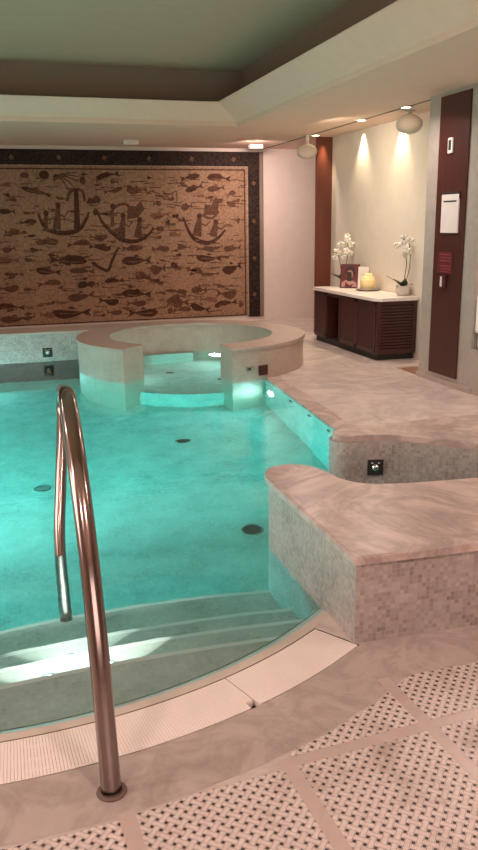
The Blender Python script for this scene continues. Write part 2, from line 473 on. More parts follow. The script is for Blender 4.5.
# ---- the two low walls
near_wall = [(1.135, 2.33), (1.66, 2.308), (3.2, 2.25), (3.2, 2.87)] + spline2([(2.04, 2.93), (1.72, 2.965), (1.52, 3.02), (1.425, 3.13), (1.40, 3.27), (1.35, 3.385), (1.26, 3.42), (1.17, 3.375), (1.135, 3.28)], 5)
second_wall = [(3.4, 3.28)] + spline2([(2.37, 3.435), (2.22, 3.565), (2.02, 3.735), (1.88, 3.785), (1.76, 3.80), (1.705, 3.87), (1.745, 3.955), (1.86, 4.005), (2.02, 4.01)], 5) + [(3.4, 4.05)]
def grow(poly, d):
    n = len(poly); out = []
    for i in range(n):
        p, q, r_ = Vector(poly[i - 1]), Vector(poly[i]), Vector(poly[(i + 1) % n])
        t = ((q - p).normalized() + (r_ - q).normalized())
        t = t.normalized() if t.length > 1e-6 else (q - p).normalized()
        out.append((q.x + t.y * d, q.y - t.x * d))
    return out
def low_wall(poly, label):
    t = thing('low_pool_wall', label, 'low wall')
    MB().use(M['walltile']).prism(poly, DEEP, .318, bottom=False).build('wall_body', parent=t)
    MB().use(M['cap']).prism(grow(poly, .018), .318, .35, .009).build('coping_slab', parent=t)
    return t
low_wall(near_wall, 'low mosaic-faced wall with pinkish marble top nearest the camera, beside the white grating')
low_wall(second_wall, 'low mosaic-faced wall with marble top behind the nearer low wall, holding a dark square fitting')

# ---- hot tub
tub = thing('hot_tub', 'round raised hot tub with marble rim and front opening beneath the fish mosaic', 'hot tub', (TX, TY, 0))
A0, A1 = -85, 224
def ring(ro, ri, z0, z1, name, mat, bev=0.):
    o_, i_ = arc(ro, A0, A1, 72, (0, 0)), arc(ri, A1, A0, 72, (0, 0))
    return MB().use(mat).prism(o_ + i_, z0, z1, bev).build(name, parent=tub)
ring(TRO, TRI, DEEP, .302, 'ring_wall', M['rimtile'])
ring(TRO + .015, TRI - .015, .302, .33, 'rim', M['rimstone'], .008)
tf = MB().use(M['pooltile']).prism(arc(1.0, 0, 360, 48, (0, 0))[:-1], DEEP + .002, -.6, bottom=False)
tf.build('tub_floor', parent=tub)
# ---- ledge under the mosaic
struct(MB().use(M['walltile']).prism([(-3.2, 9.2)] + [(TX - math.sqrt((TRO + .003) ** 2 - .77 ** 2), 9.2)] + arc(TRO + .003, 141, 95, 14, (TX, TY)) + [(TX - .12, LEDGEY), (-3.2, LEDGEY)], DEEP, .302).build('wall_ledge'))
struct(MB().use(M['rimstone']).prism([(-3.2, 9.187)] + [(TX - math.sqrt((TRO + .018) ** 2 - .77 ** 2), 9.187)] + arc(TRO + .018, 141, 95, 14, (TX, TY)) + [(TX - .12, LEDGEY), (-3.2, LEDGEY)], .302, .33, .006).build('trim_ledge_top'))

# ---- water
wpoly = [(-1.915, 9.2), (-1.915, 4.1)] + arc(1.895, 180, 360 - math.degrees(math.acos((1.139 - CX) / 1.895)), 70)[1:] + [(1.139, 3.27), (1.25, 3.3), (1.5, 2.9), (3.2, 2.8), (3.2, 3.5), (2.3, 3.6), (1.9, 3.9), (2.25, 3.98), cop1, (2.5, 7.6)] + arc(1.0, -58, 120, 30, (TX, TY)) + [(1.15, 9.25)]
w = MB().use(M['water']).flat(wpoly, WATER).build('pool_water')
for p_ in w.data.polygons: p_.use_smooth = True
tag(w, 'calm turquoise water filling the pool and the round tub', 'water', kind='stuff')

# ------------------------------------------------------------------ walls, ceiling, column
CZ = 2.62
struct(MB().use(M['wallpaint']).box(-3.2, 6.5, BACKY, 12.15, 0, 3.4).build('wall_back'))
struct(MB().use(M['wallpaint']).box(-3.4, -3.2, -2.2, 12.15, 0, 3.4).build('wall_left'))
struct(MB().use(M['wallpaint']).box(6.5, 6.7, -2.2, 12.15, 0, 3.4).build('wall_right'))
struct(MB().use(M['wallpaint']).box(-3.4, 6.7, -2.4, -2.2, 0, 3.4).build('wall_front'))
struct(MB().use(M['alcove']).box(4.45, 4.6, 6.5, 10.2, 0, CZ + .05).build('wall_alcove'))
struct(MB().use(M['jambw']).box(4.22, 4.6, 10.2, 10.235, 0, CZ + .05).build('wall_jamb'))
CO = (-2.25, 2.81, 1.3, 9.15)
ce = MB().use(M['paint'])
so_outer = [(-3.2, -2.2), (6.5, -2.2), (6.5, 12.1), (-3.2, 12.1)]
co_hole = [(CO[0], CO[2]), (CO[1], CO[2]), (CO[1], CO[3]), (CO[0], CO[3])]
ce.flat(so_outer, CZ, [co_hole], up=False)
# fascia round the coffer, with a moulding along its foot
IN = (CO[0] + .28, CO[1] - .30, CO[2] + .25, CO[3] - .21)
top_hole = [(IN[0], IN[2]), (IN[1], IN[2]), (IN[1], IN[3]), (IN[0], IN[3])]
for i in range(4):
    p_, q_, r_, t_ = co_hole[i], co_hole[(i + 1) % 4], top_hole[(i + 1) % 4], top_hole[i]
    ce.poly([(*p_, CZ), (*q_, CZ), (*r_, 2.83), (*t_, 2.83)])
for x0, x1, y0, y1 in ((CO[1] - .03, CO[1] + .05, CO[2] - .05, CO[3] + .02), (CO[0] - .02, CO[0] + .012, CO[2], CO[3]), (CO[0], CO[1] - .031, CO[3] - .03, CO[3] + .02), (CO[0], CO[1], CO[2] - .02, CO[2] + .012)): ce.box(x0, x1, y0, y1, CZ - .022, CZ + .03, .008)
e = .05
big = [(CO[0] - e, CO[2] - e), (CO[1] + e, CO[2] - e), (CO[1] + e, CO[3] + e), (CO[0] - e, CO[3] + e)]
ce.flat(big, 2.835, [top_hole])
ce.use(M['taupe']).strip(big + [big[0]], 2.83, 3.2)
ce.use(M['coffer']).flat(big, 3.2, up=False)
struct(ce.build('ceiling'))
# column with wood panel
struct(MB().use(M['colm']).box(3.96, 4.46, 5.95, 6.84, 0, CZ + .02).build('column'))
struct(MB().use(M['band']).box(3.945, 4.46, 5.9, 6.86, 0, .05, .004).build('baseboard_column'))
pn = thing('wood_panel', 'tall narrow dark red-brown wood panel on the marble column face', 'panel', (3.96, 6.385, 0))
MB().use(M['panelw']).box(-.018, -.001, -.24, .24, .09, 2.585, .003).build('panel_board', parent=pn)

# small things on the panel (local x points out of the panel: -x)
def on_panel(name, label, cat, y, z): return thing(name, label, cat, (3.9415, y, z))
q = on_panel('thermostat_switch', 'small white thermostat with grey screen, topmost on the dark wood panel', 'thermostat', 6.41, 2.155)
MB().use(M['white']).box(-.018, 0, -.038, .038, -.066, .066, .008).build('case', parent=q)
MB().use(M['dark']).box(-.0205, -.014, -.02, .02, -.04, .046, .003).build('screen', parent=q)
q = on_panel('paper_sign', 'white paper notice with one dark heading line on the wood panel', 'notice', 6.365, 1.572)
MB().use(M['dark']).box(-.012, 0, -.145, .145, .125, .185, .003).build('clip', parent=q)
mb = MB().use(M['paper']).box(-.014, -.002, -.14, .14, -.17, .165)
mb.use(M['dark']).box(-.0152, -.0138, -.105, .105, .098, .112)
mb.build('sheet', parent=q)
q = on_panel('red_sign', 'small red sign with rows of pale lines below the white notice', 'sign', 6.41, 1.135)
mb = MB().use(M['redsign']).box(-.008, 0, -.12, .12, -.10, .10, .002)
mb.use(M['signline'])
for z, h, y0, y1 in ((.075, .010, -.09, .09), (.045, .008, -.10, .08), (.018, .008, -.10, .09), (-.03, .010, -.09, .09), (-.055, .008, -.10, .06), (-.08, .008, -.09, .08)): mb.box(-.0092, -.0078, y0, y1, z - h / 2, z + h / 2)
mb.build('sign_plate', parent=q)
q = on_panel('alarm_switch', 'small dark red call point with a pale lever, lowest on the wood panel', 'call point', 6.415, .965)
MB().use(M['panelw']).box(-.03, 0, -.05, .05, -.06, .06, .006).build('case', parent=q)
MB().use(M['paper']).box(-.04, -.028, -.012, .012, -.045, .045, .004).build('lever', parent=q)

# ------------------------------------------------------------------ fish mosaic
mu = thing('wall_mosaic', 'large brown wall mosaic of fish and little boats in a dark border', 'mosaic', (0, BACKY, -.34))
mu.scale = (1.2268, 1, 1.2268)
MX0, MX1, MZ0, MZ1 = -2.6, 3.066, .352, 2.185
fd = MB().use(M['mground']).box(MX0, MX1, -.012, 0, MZ0, MZ1)
lay = [0]
def inlay(pts, tone):
    lay[0] += 1; y = -.0125 - (lay[0] % 40) * .00004
    fd.use(M['mfish%d' % tone]); n = len(pts)
    vs = [fd.b.verts.new((x, y, z)) for x, z in pts]
    tri = tessellate_polygon([[Vector((x, z, 0)) for x, z in pts]])
    for t in tri:
        f = fd.face([vs[i] for i in t])
        if f:
            f.normal_update()
            if f.normal.y > 0: f.normal_flip()
def stroke(pts, w0, w1, tone):
    P = [Vector((p[0], p[1])) for p in pts]; a, b = [], []
    for i, p in enumerate(P):
        t = (P[min(i + 1, len(P) - 1)] - P[max(i - 1, 0)]); t = t.normalized() if t.length else Vector((1, 0))
        wv = w0 + (w1 - w0) * i / max(1, len(P) - 1); nn = Vector((-t.y, t.x)) * wv / 2
        a.append(tuple(p + nn)); b.append(tuple(p - nn))
    for i in range(len(P) - 1): inlay([b[i], b[i + 1], a[i + 1], a[i]], tone)
def wave2(pts, n=5): return [(p.x, p.y) for p in spline([(x, z, 0) for x, z in pts], n)]
def fish(cx, cz, L, H, tilt, tone):
    d = random.choice((-1, 1)); ca, sa = math.cos(R(tilt)), math.sin(R(tilt)); bend = random.uniform(-.12, .12) * H * 2
    def T(x, z): x *= d; return (cx + x * ca - z * sa, cz + x * sa + z * ca)
    up, dn = [], []
    for i in range(11):
        t = i / 10; x = -.5 * L + t * L * .78; h = H * .5 * (math.sin(PI * t ** .75) ** .8) * (1 - .25 * t) + .04 * H
        k = bend * math.sin(PI * t)
        up.append(T(x, k + h)); dn.append(T(x, k - h))
    inlay(up + dn[::-1], tone)
    tx = .26 * L
    inlay([T(tx, .07 * H), T(.5 * L, .48 * H), T(.43 * L, 0), T(.5 * L, -.48 * H), T(tx, -.07 * H)], tone)
    if H > .055:
        inlay([T(-.12 * L, .42 * H), T(.0, .68 * H), T(.12 * L, .36 * H)], tone)
        if tone < 1 and L > .28: stroke([T(-.30 * L, -.12 * H), T(-.05 * L, -.18 * H), T(.2 * L, -.03 * H)], .014, .008, 2)
FISH = [(1.34,2.08,.29,.068,14,0),(1.15,1.79,.15,.069,0,0),(.38,1.56,.2,.056,2,0),(.59,1.34,.25,.081,-5,1),(.94,1.3,.28,.07,5,1),(1.22,1.39,.16,.059,0,1),(1.24,1.26,.2,.059,-8,0),(1.39,1.92,.24,.057,15,1),(1.68,1.92,.26,.069,2,1),(1.17,1.81,.14,.069,-3,1),(1.92,1.76,.1,.059,0,1),(1.95,1.63,.25,.083,3,2),(2.15,1.62,.07,.06,0,0),(2.04,1.54,.07,.083,0,0),(1.92,1.46,.15,.059,-3,1),(2.13,1.39,.15,.061,-5,2),(1.17,1.37,.19,.058,-12,1),(1.6,1.24,.25,.048,0,1),(1.94,1.22,.23,.072,-2,1),(2.34,2.07,.25,.07,10,0),(2.71,2.06,.31,.083,-3,0),(2.39,1.94,.23,.071,17,0),(2.67,1.94,.23,.072,5,1),(2.86,1.87,.13,.06,20,1),(2.67,1.8,.18,.06,0,1),(2.29,1.72,.15,.084,10,1),(2.86,1.75,.1,.061,0,1),(2.14,1.61,.08,.048,0,0),(2.94,1.56,.07,.073,0,1),(.56,1.33,.23,.057,0,1),(.14,1.26,.16,.069,5,1),(.12,1.13,.27,.092,0,2),(.81,1.11,.45,.106,-4,0),(.57,.99,.3,.082,-8,0),(.97,.98,.31,.071,-3,1),(.17,.97,.23,.046,-4,1),(.57,.84,.28,.071,3,1),(.99,.81,.18,.084,4,0),(.09,.81,.25,.082,3,1),(.34,.78,.16,.047,-2,1),(.94,.68,.34,.096,6,1),(.1,.58,.34,.071,-3,0),(.81,.49,.48,.109,-2,0),(.14,.44,.35,.084,0,1),(.52,.47,.19,.072,-5,2),(1.57,1.23,.22,.072,0,1),(1.19,1.25,.27,.07,-10,0),(1.64,1.09,.37,.108,0,0),(1.9,.99,.2,.122,0,1),(2.13,1.01,.15,.074,-25,0),(1.71,.89,.2,.098,4,1),(1.35,.85,.24,.061,2,0),(1.09,.82,.15,.06,3,0),(1.62,.68,.38,.098,-4,0),(2.08,.7,.21,.038,-2,1),(1.27,.61,.25,.085,-5,0),(1.61,.57,.25,.075,0,1),(2.1,.56,.21,.113,0,1),(1.69,.45,.38,.1,0,0),(1.33,.47,.2,.062,0,1),(2.05,.45,.1,.075,0,1),(2.24,1.23,.18,.049,0,1),(2.52,1.21,.26,.061,0,1),(2.87,1.21,.24,.075,4,1),(2.56,1.1,.34,.087,-4,0),(2.86,.97,.27,.113,12,0),(2.37,.94,.21,.075,-15,1),(2.57,.9,.26,.05,0,1),(2.42,.7,.21,.088,0,1),(2.78,.65,.27,.114,0,1),(2.16,.69,.21,.062,-4,1),(2.14,.56,.29,.114,-4,1),(2.54,.57,.24,.063,-10,2),(2.43,.48,.26,.089,-18,0),(2.77,.51,.32,.077,10,0),(2.98,.5,.07,.09,0,1),(2.19,.46,.23,.064,0,1),(.5,1.9,.36,.056,-16,0),(.79,1.83,.16,.034,-8,1),(.21,1.81,.13,.045,0,1),(.16,1.68,.18,.056,0,0),(.19,1.45,.18,.068,0,1),(.15,1.97,.13,.055,0,2),(.37,1.13,.14,.047,-10,1),(1.43,1.46,.12,.047,10,1)]
for f_ in FISH: fish(*f_)
for k in range(75):                                   # the part of the mosaic left of the view
    fish(random.uniform(-2.45, -.12), .45 + 1.65 * ((k * .618) % 1), random.uniform(.15, .36), random.uniform(.05, .1), random.uniform(-12, 12), random.choice((0, 0, 1, 1, 2)))
for k in range(95):                                   # smaller fry between the big fish
    fish(random.uniform(.0, 2.98), .42 + 1.68 * ((k * .618 + .3) % 1), random.uniform(.07, .15), random.uniform(.025, .045), random.uniform(-12, 12), random.choice((0, 1, 1, 2)))
def boat(hull, figs, sail=None):
    h = wave2(hull); stroke(h[:len(h) // 2 + 1], .022, .058, 0); stroke(h[len(h) // 2:], .058, .022, 0)
    for (x, z, hh, ww) in figs:
        stroke([(x - ww * .2, z), (x, z + hh * .45), (x + ww * .15, z + hh * .8)], ww, ww * .45, 1)
        inlay([(x + ww * .15 + .032 * math.cos(a_), z + hh * .88 + .036 * math.sin(a_)) for a_ in [2 * PI * i / 10 for i in range(10)]], 0)
        stroke([(x, z + hh * .6), (x + ww * .8, z + hh * .45), (x + ww * 1.3, z + hh * .65)], .026, .014, 1)
    if sail: stroke(wave2(sail), .035, .03, 1)
boat([(.5, 1.66), (.54, 1.54), (.62, 1.46), (.78, 1.43), (.95, 1.46), (1.05, 1.58), (1.09, 1.67)], [(.72, 1.47, .32, .10), (.58, 1.5, .18, .07)], [(.84, 1.79), (.88, 1.89), (.96, 1.93), (1.03, 1.9), (1.05, 1.79)])
stroke([(.955, 1.93), (.95, 1.7), (.94, 1.47)], .05, .075, 0)
boat([(1.19, 1.66), (1.25, 1.54), (1.33, 1.45), (1.47, 1.34), (1.64, 1.32), (1.78, 1.38), (1.86, 1.47)], [(1.48, 1.36, .30, .10), (1.68, 1.36, .24, .10), (1.37, 1.5, .26, .05)], [(1.33, 1.62), (1.40, 1.72), (1.52, 1.76), (1.60, 1.70)])
inlay([(1.54, 1.58), (1.68, 1.60), (1.76, 1.70), (1.72, 1.80), (1.66, 1.73), (1.56, 1.74)], 1)
inlay([(1.17 + .035 * math.cos(2 * PI * i / 10), 1.665 + .035 * math.sin(2 * PI * i / 10)) for i in range(10)], 0)
boat([(2.24, 1.6), (2.29, 1.46), (2.37, 1.34), (2.54, 1.28), (2.68, 1.34), (2.78, 1.44)], [(2.43, 1.37, .27, .12), (2.64, 1.36, .2, .11)], [(2.48, 1.62), (2.60, 1.58), (2.70, 1.66)])
inlay([(2.50, 1.62), (2.68, 1.62), (2.70, 1.76), (2.66, 1.83), (2.60, 1.74), (2.52, 1.75)], 1)
inlay([(.60 + .058 * math.cos(2 * PI * i / 12), 2.09 + .05 * math.sin(2 * PI * i / 12)) for i in range(12)], 0)
for k, (dx, dz) in enumerate(((.28, .05), (.30, .0), (.29, -.06), (.24, -.12), (.18, -.16))):
    stroke(wave2([(.70, 2.07 - .01 * k), (.70 + dx * .5, 2.07 + dz * .3 + .02), (.70 + dx, 2.07 + dz)]), .022, .01, 1)
inlay([(.38 + .05 * math.cos(2 * PI * i / 10), 2.085 + .035 * math.sin(2 * PI * i / 10)) for i in range(10)], 1)
inlay([(1.04 + .035 * math.cos(2 * PI * i / 10), 2.03 + .05 * math.sin(2 * PI * i / 10)) for i in range(10)], 1)
stroke(wave2([(1.09, 1.08), (1.19, 1.01), (1.28, .98), (1.33, 1.08), (1.39, 1.2), (1.43, 1.25)]), .04, .03, 0)
for k in range(7): stroke(wave2([(1.80 + .05 * k, 1.88 + .03 * math.sin(k * 2)), (1.86 + .05 * k, 1.86 + .05 * math.cos(k)), (1.90 + .045 * k, 1.90 - .02 * k)]), .016, .012, 1)
for k in range(520):                                  # little sea strokes everywhere
    x, z = random.uniform(-2.5, 3.0), random.uniform(.42, 2.1); L = random.uniform(.05, .20)
    stroke([(x, z), (x + L * .5, z + random.uniform(-.012, .012)), (x + L, z + random.uniform(-.01, .01))], .012, .007, random.choice((0, 1, 1, 2)))
# thin dark line just inside the pale edge
fd.use(M['mfish0'])
for x0, x1, z0, z1 in ((MX0, MX1 - .02, MZ1 - .035, MZ1 - .02), (MX0, MX1 - .02, MZ0 + .0, MZ0 + .014), (MX1 - .035, MX1 - .02, MZ0, MZ1 - .02)): fd.box(x0, x1, -.0145, -.011, z0, z1)
fd.build('mosaic_field', parent=mu)
bo = MB().use(M['mborder']).box(MX0, 3.235, -.016, 0, MZ1 + .016, 2.372)
bo.box(MX1 + .018, 3.235, -.016, 0, .33, MZ1 + .016)
bo.use(M['mpale']).box(MX0, MX1 + .018, -.018, 0, MZ1, MZ1 + .016); bo.box(MX1, MX1 + .018, -.018, 0, MZ0 - .02, MZ1)
bo.use(M['mfish2'])
def rosette(cx, cz, r):
    for i in range(4):
        a_ = PI / 2 * i + .3
        x, z = cx + r * .55 * math.cos(a_), cz + r * .55 * math.sin(a_)
        bo.poly([(x + r * .4 * math.cos(t_), -.0166, z + r * .4 * math.sin(t_)) for t_ in [-2 * PI * k / 8 for k in range(8)]][::-1])
for k in range(11): rosette(-2.4 + k * .53, 2.282, .03)
for k in range(4): rosette(3.16, .62 + k * .46, .03)
bo.build('mosaic_border', parent=mu)
MB().use(M['ftrim']).box(3.235, 3.285, -.03, 0, .33, 2.376, .005).build('side_moulding', parent=mu)

# ------------------------------------------------------------------ handrail
rail = thing('pool_handrail', 'polished steel handrail rising from the floor and bending down into the water', 'handrail', (.175, 1.832, 0))
pth = [(.175, 1.832, -.06), (.1735, 1.866, .15), (.172, 1.92, .38), (.1695, 1.995, .60), (.1675, 2.09, .77), (.1675, 2.20, .885), (.169, 2.33, .955), (.174, 2.48, .975), (.183, 2.70, .94), (.206, 3.1, .866), (.23, 3.5, .79), (.243, 3.75, .738), (.247, 3.845, .695), (.244, 3.865, .62), (.232, 3.80, .50), (.197, 3.68, .25), (.167, 3.555, 0.), (.160, 3.33, -.52)]
rp = [(p.x - .175, p.y - 1.832, p.z) for p in spline(pth, 8)]
MB().use(M['steel']).tube(rp, .028, 24).build('rail_tube', parent=rail)
MB().use(M['collar']).lathe([(.0, .003), (.042, .003), (.040, .005), (.029, .006)], (0, 0, 0), 32).build('base_collar', parent=rail)['label'] = 'dark sealing ring at the foot'

# ------------------------------------------------------------------ gutter grating
def grating(a0, a1, label, notch=False):
    am = (a0 + a1) / 2; t = thing('gutter_grating', label, 'grating', (CX, CY, 0), group='white gutter gratings round the pool')
    g = MB().use(M['grate']); n = int((a1 - a0) * PI / 180 * 2.05 / .0095); d = (a1 - a0) / n
    def seg(ra, rb, b0, b1, z0, z1):
        c = [(ra, b0), (rb, b0), (rb, b1), (ra, b1)]
        v0 = [g.b.verts.new((r_ * math.cos(R(b)), r_ * math.sin(R(b)), z0)) for r_, b in c]; v1 = [g.b.verts.new((r_ * math.cos(R(b)), r_ * math.sin(R(b)), z1)) for r_, b in c]
        g.face(v1); g.face(v0[::-1])
        for i in range(4): j = (i + 1) % 4; g.face([v0[i], v0[j], v1[j], v1[i]])
    for k in range(n):
        b0 = a0 + d * k; r0 = 2.144
        if notch and k > n - 4: r0 = 2.11
        seg(1.957, r0, b0 + d * .03, b0 + d * .95, -.022, .001)
    for k in range(14):
        b0 = a0 + (a1 - a0) * k / 14; b1 = a0 + (a1 - a0) * (k + 1) / 14
        for ra in (1.99, 2.05, 2.10): seg(ra, ra + .012, b0, b1, -.024, -.004)
    g.build('slats', parent=t)
    return t
grating(290.15, 303.8, 'short white slatted gutter grating butting the low wall')
grating(258., 290.0, 'curved white slatted gutter grating beside the handrail foot', True)
grating(226., 257.6, 'curved white slatted gutter grating at the left edge, left of the handrail')

# ------------------------------------------------------------------ fittings in the water
def disc_fitting(name, label, cat, loc, r, rot=(0, 0, 0), mats=('gutter', 'dark'), group=None):
    t = thing(name, label, cat, loc, rot, group)
    MB().use(M[mats[0]]).lathe([(.0, 0.), (r, 0.), (r, .006), (r * .82, .012), (r * .8, .008)], (0, 0, 0), 28).build('ring', parent=t)
    MB().use(M[mats[1]]).lathe([(r * .81, .006), (r * .5, .010), (0, .012)], (0, 0, 0), 28).build('cover', parent=t)
    return t
grp = 'round drains in the pool floor'
disc_fitting('floor_drain', 'dark round floor drain in the water just left of the low wall', 'drain', (1.448, 4.534, DEEP), .075, group=grp)
disc_fitting('floor_drain', 'dark round floor drain in mid-pool in front of the tub opening', 'drain', (1.421, 6.416, DEEP), .075, group=grp)
disc_fitting('floor_drain', 'pale-rimmed round floor drain left of the handrail', 'drain', (.177, 5.65, DEEP), .065, mats=('chrome', 'gutter'), group=grp)
grp = 'round drains inside the hot tub'
disc_fitting('tub_drain', 'dark oval-looking drain on the tub floor, right of the other tub drain', 'drain', (2.25, 8.05, -.598), .07, group=grp)
disc_fitting('tub_drain', 'dark drain at the left side of the tub floor', 'drain', (1.78, 8.6, -.598), .06, group=grp)
grp = 'small round jets in the deck-side pool wall'
for y, z, lab in ((5.35, -.16, 'small dark round jet in the pool wall, nearest the low walls'), (5.85, -.16, 'small dark round jet in the pool wall, middle of three'), (6.4, -.16, 'small dark round jet in the pool wall, nearest the hot tub')):
    x = cop0[0] + (cop1[0] - cop0[0]) * (y - cop0[1]) / (cop1[1] - cop0[1])
    disc_fitting('wall_jet', lab, 'jet', (x - .002, y, z), .035, (0, R(-90), 0), group=grp)
def square_fitting(label, loc, s, rz=0.):
    t = thing('square_wall_fitting', label, 'wall fitting', loc, (0, 0, rz), 'square fittings in the mosaic walls')
    MB().use(M['dark']).box(-s, s, -.008, 0, -s, s, .003).build('plate', parent=t)
    MB().use(M['chrome']).lathe([(0, .022), (s * .35, .018), (s * .5, .006), (s * .52, .0)], (0, 0, 0), 20, Matrix.Rotation(R(90), 4, 'X')).build('nozzle', parent=t)
    for dx in (-.42, .42): MB().use(M['chrome']).lathe([(0, .016), (s * .13, .012), (s * .16, .006)], (dx * s, 0, s * .58), 12, Matrix.Rotation(R(90), 4, 'X')).build('screw', parent=t)
    return t
square_fitting('dark square fitting with bright studs in the second low wall', (1.93, 3.757, .17), .045, R(-14))
square_fitting('square fitting with silver centre in the ledge below the mosaic', (.463, 9.2, .09), .055)
a_ = R(-69)
sv = thing('brown_cover_plate', 'small dark brown square plate low on the right end of the tub wall', 'cover plate', (TX + TRO * math.cos(a_), TY + TRO * math.sin(a_), .085), (0, 0, a_ + PI / 2))
MB().use(M['mahog']).box(-.055, .055, -.018, -.002, -.05, .05, .004).build('plate', parent=sv)
a_ = R(-76)
sv = thing('tub_control', 'small grey control button beside the brown square plate', 'button', (TX + TRO * math.cos(a_), TY + TRO * math.sin(a_), .115), (0, 0, a_ + PI / 2))
MB().use(M['gutter']).box(-.045, .045, -.016, -.002, -.022, .022, .004).build('plate', parent=sv)
MB().use(M['dark']).box(-.035, .0, -.019, -.015, -.01, .012, .002).build('key', parent=sv)

def pool_lamp(label, loc, rot, r, power, col=(.58, .98, 1.), size=.16, spread=180):
    t = thing('underwater_lamp', label, 'lamp', loc, rot, 'round underwater lamps')
    MB().use(M['chrome']).lathe([(r * 1.25, 0), (r * 1.25, .008), (r * 1.02, .014), (r, .008)], (0, 0, 0), 24).build('bezel', parent=t)
    MB().use(M['lampon']).lathe([(r, .006), (r * .6, .012), (0, .014)], (0, 0, 0), 24).build('lens', parent=t)
    l = bpy.data.lights.new('underwater_light', 'AREA'); l.shape = 'DISK'; l.size = size; l.energy = power; l.color = col; l.spread = R(spread)
    lo = bpy.data.objects.new('underwater_light', l); COL.objects.link(lo); lo.parent = t; lo.location = (0, 0, .03); lo.rotation_euler = (PI, 0, 0)
    return t
STEPW = 52.
UWP = 85.
WALLX = (R(90), 0, 0)         # +z of the lamp turned towards -y (out of the far wall)
pool_lamp('glowing underwater lamp in the far pool wall left of the tub', (-.45, 9.19, -.88), (R(34), 0, 0), .07, UWP * 1.5)
pool_lamp('glowing underwater lamp inside the round tub', (TX + .49, TY + .765, -.24), (R(90), 0, R(-33)), .05, 5., (.8, 1., .92))
pool_lamp('added unseen underwater lamp inside the tub behind its right end', (TX + .66, TY - .62, -.3), (R(90), 0, R(-133)), .05, 3., (.8, 1., .90))  # unseen lamp added to brighten the tub interior
pool_lamp('added unseen underwater lamp inside the tub behind its left end', (TX - .88, TY - .22, -.3), (R(90), 0, R(104)), .05, 3., (.8, 1., .90))  # its unseen counterpart, added to brighten the tub from the left
pool_lamp('added unseen underwater lamp in the left pool wall near the steps', (-1.905, 5.0, -.5), (0, R(90), 0), .07, UWP)  # unseen lamp added to light the pool water
pool_lamp('added unseen underwater lamp in the far pool wall by the left corner', (-1.4, 9.19, -.8), (R(42), 0, 0), .07, UWP * .7)  # unseen lamp added, set to light the pool but not the far wall
pool_lamp('small glowing underwater lamp in the deck-side pool wall by the hot tub', (2.485, 7.05, -.45), (0, R(-90), 0), .035, UWP * .09)

for x_, y_, z_, nm in ((.05, 2.60, -.185, 'first step, left of the handrail foot'), (.27, 2.615, -.185, 'first step, right of the handrail'), (.15, 2.825, -.32, 'second step below the handrail')):
    pool_lamp('underwater lamp in the riser of the ' + nm, (x_, y_, z_), (R(-106), 0, 0), .035, STEPW, (1., .84, .78), .08, 110)
# ------------------------------------------------------------------ sideboard and what stands on it
sb = thing('sideboard', 'dark mahogany sideboard with louvred end and pale marble top in the alcove', 'sideboard', (3.93, 7.75, 0))
D, L, H = .50, 1.80, .66
def sbx(name, mat, *a_, bev=.003, par=sb): return MB().use(M[mat]).box(*a_, bev).build(name, parent=par)
sbx('plinth', 'dark', .05, D, .05, L, 0, .07)
sbx('carcass', 'mahog', .03, D, .03, 1.03, .07, H)
sbx('carcass', 'mahog', .02, D, 1.42, L, .07, H)
sbx('kneehole_back', 'mahog', .36, D, 1.03, 1.42, .07, H)
sbx('apron', 'mahog', .03, .36, 1.03, 1.42, H - .05, H)
for y0, y1, nm in ((.04, .525, 'slatted_door'), (.54, 1.02, 'slatted_door'), (1.44, 1.78, 'slatted_door')):
    mb = MB().use(M['mahog'])
    mb.box(.012, .03, y0, y0 + .03, .09, H - .02, .002); mb.box(.012, .03, y1 - .03, y1, .09, H - .02, .002)
    mb.box(.012, .03, y0, y1, .09, .12, .002); mb.box(.012, .03, y0, y1, H - .05, H - .02, .002)
    y = y0 + .035
    while y < y1 - .04: mb.box(.018, .03, y, y + .016, .12, H - .05, .002); y += .024
    mb.build(nm, parent=sb)
mb = MB().use(M['mahogh'])
mb.box(.02, .06, .0, .03, .07, H, .002); mb.box(D - .04, D, .0, .03, .07, H, .002); mb.box(.06, D - .04, .0, .03, .07, .13, .002); mb.box(.06, D - .04, .0, .03, H - .04, H, .002)
z = .14
while z < H - .05:
    mb.box(.06, D - .04, .004, .03, z, z + .022, .002, Matrix.Translation((0, 0, 0))); z += .034
mb.build('louvred_panel', parent=sb)
tp = [(-.01, .07), (.06, -.02), (D + .01, -.02), (D + .01, L), (-.01, L)]
MB().use(M['ctop']).prism(tp, H, .70, .008).build('countertop', parent=sb)['label'] = 'pale marble top'
CT = .70

def flower(parent, loc, r, rot):
    mb = MB().use(M['petal'])
    for k, (L_, W_) in enumerate(((1., .62), (1.05, .95), (.9, .55), (.9, .55), (1.05, .95))):
        a_ = PI / 2 + k * 2 * PI / 5; ring_ = []
        for i in range(12):
            t = 2 * PI * i / 12; u = (.5 + .5 * math.cos(t)) * L_ * r; v = .5 * math.sin(t) * W_ * r
            ring_.append((u * math.cos(a_) - v * math.sin(a_), .12 * r - .25 * u * u / r, u * math.sin(a_) + v * math.cos(a_)))
        top_ = [mb.b.verts.new(p) for p in ring_]; bot_ = [mb.b.verts.new((p[0], p[1] + .003, p[2])) for p in ring_]
        mb.face(top_, smooth=True); mb.face(bot_[::-1], smooth=True)
        for i in range(12): j = (i + 1) % 12; mb.face([top_[j], top_[i], bot_[i], bot_[j]])
    mb.use(M['petalc']).lathe([(0, -.02), (.16 * r, 0), (.1 * r, .25 * r), (0, .3 * r)], (0, .0, -.06 * r), 8, Matrix.Rotation(R(90), 4, 'X'))
    return mb.build('flower', parent=parent, loc=loc, rot=rot)
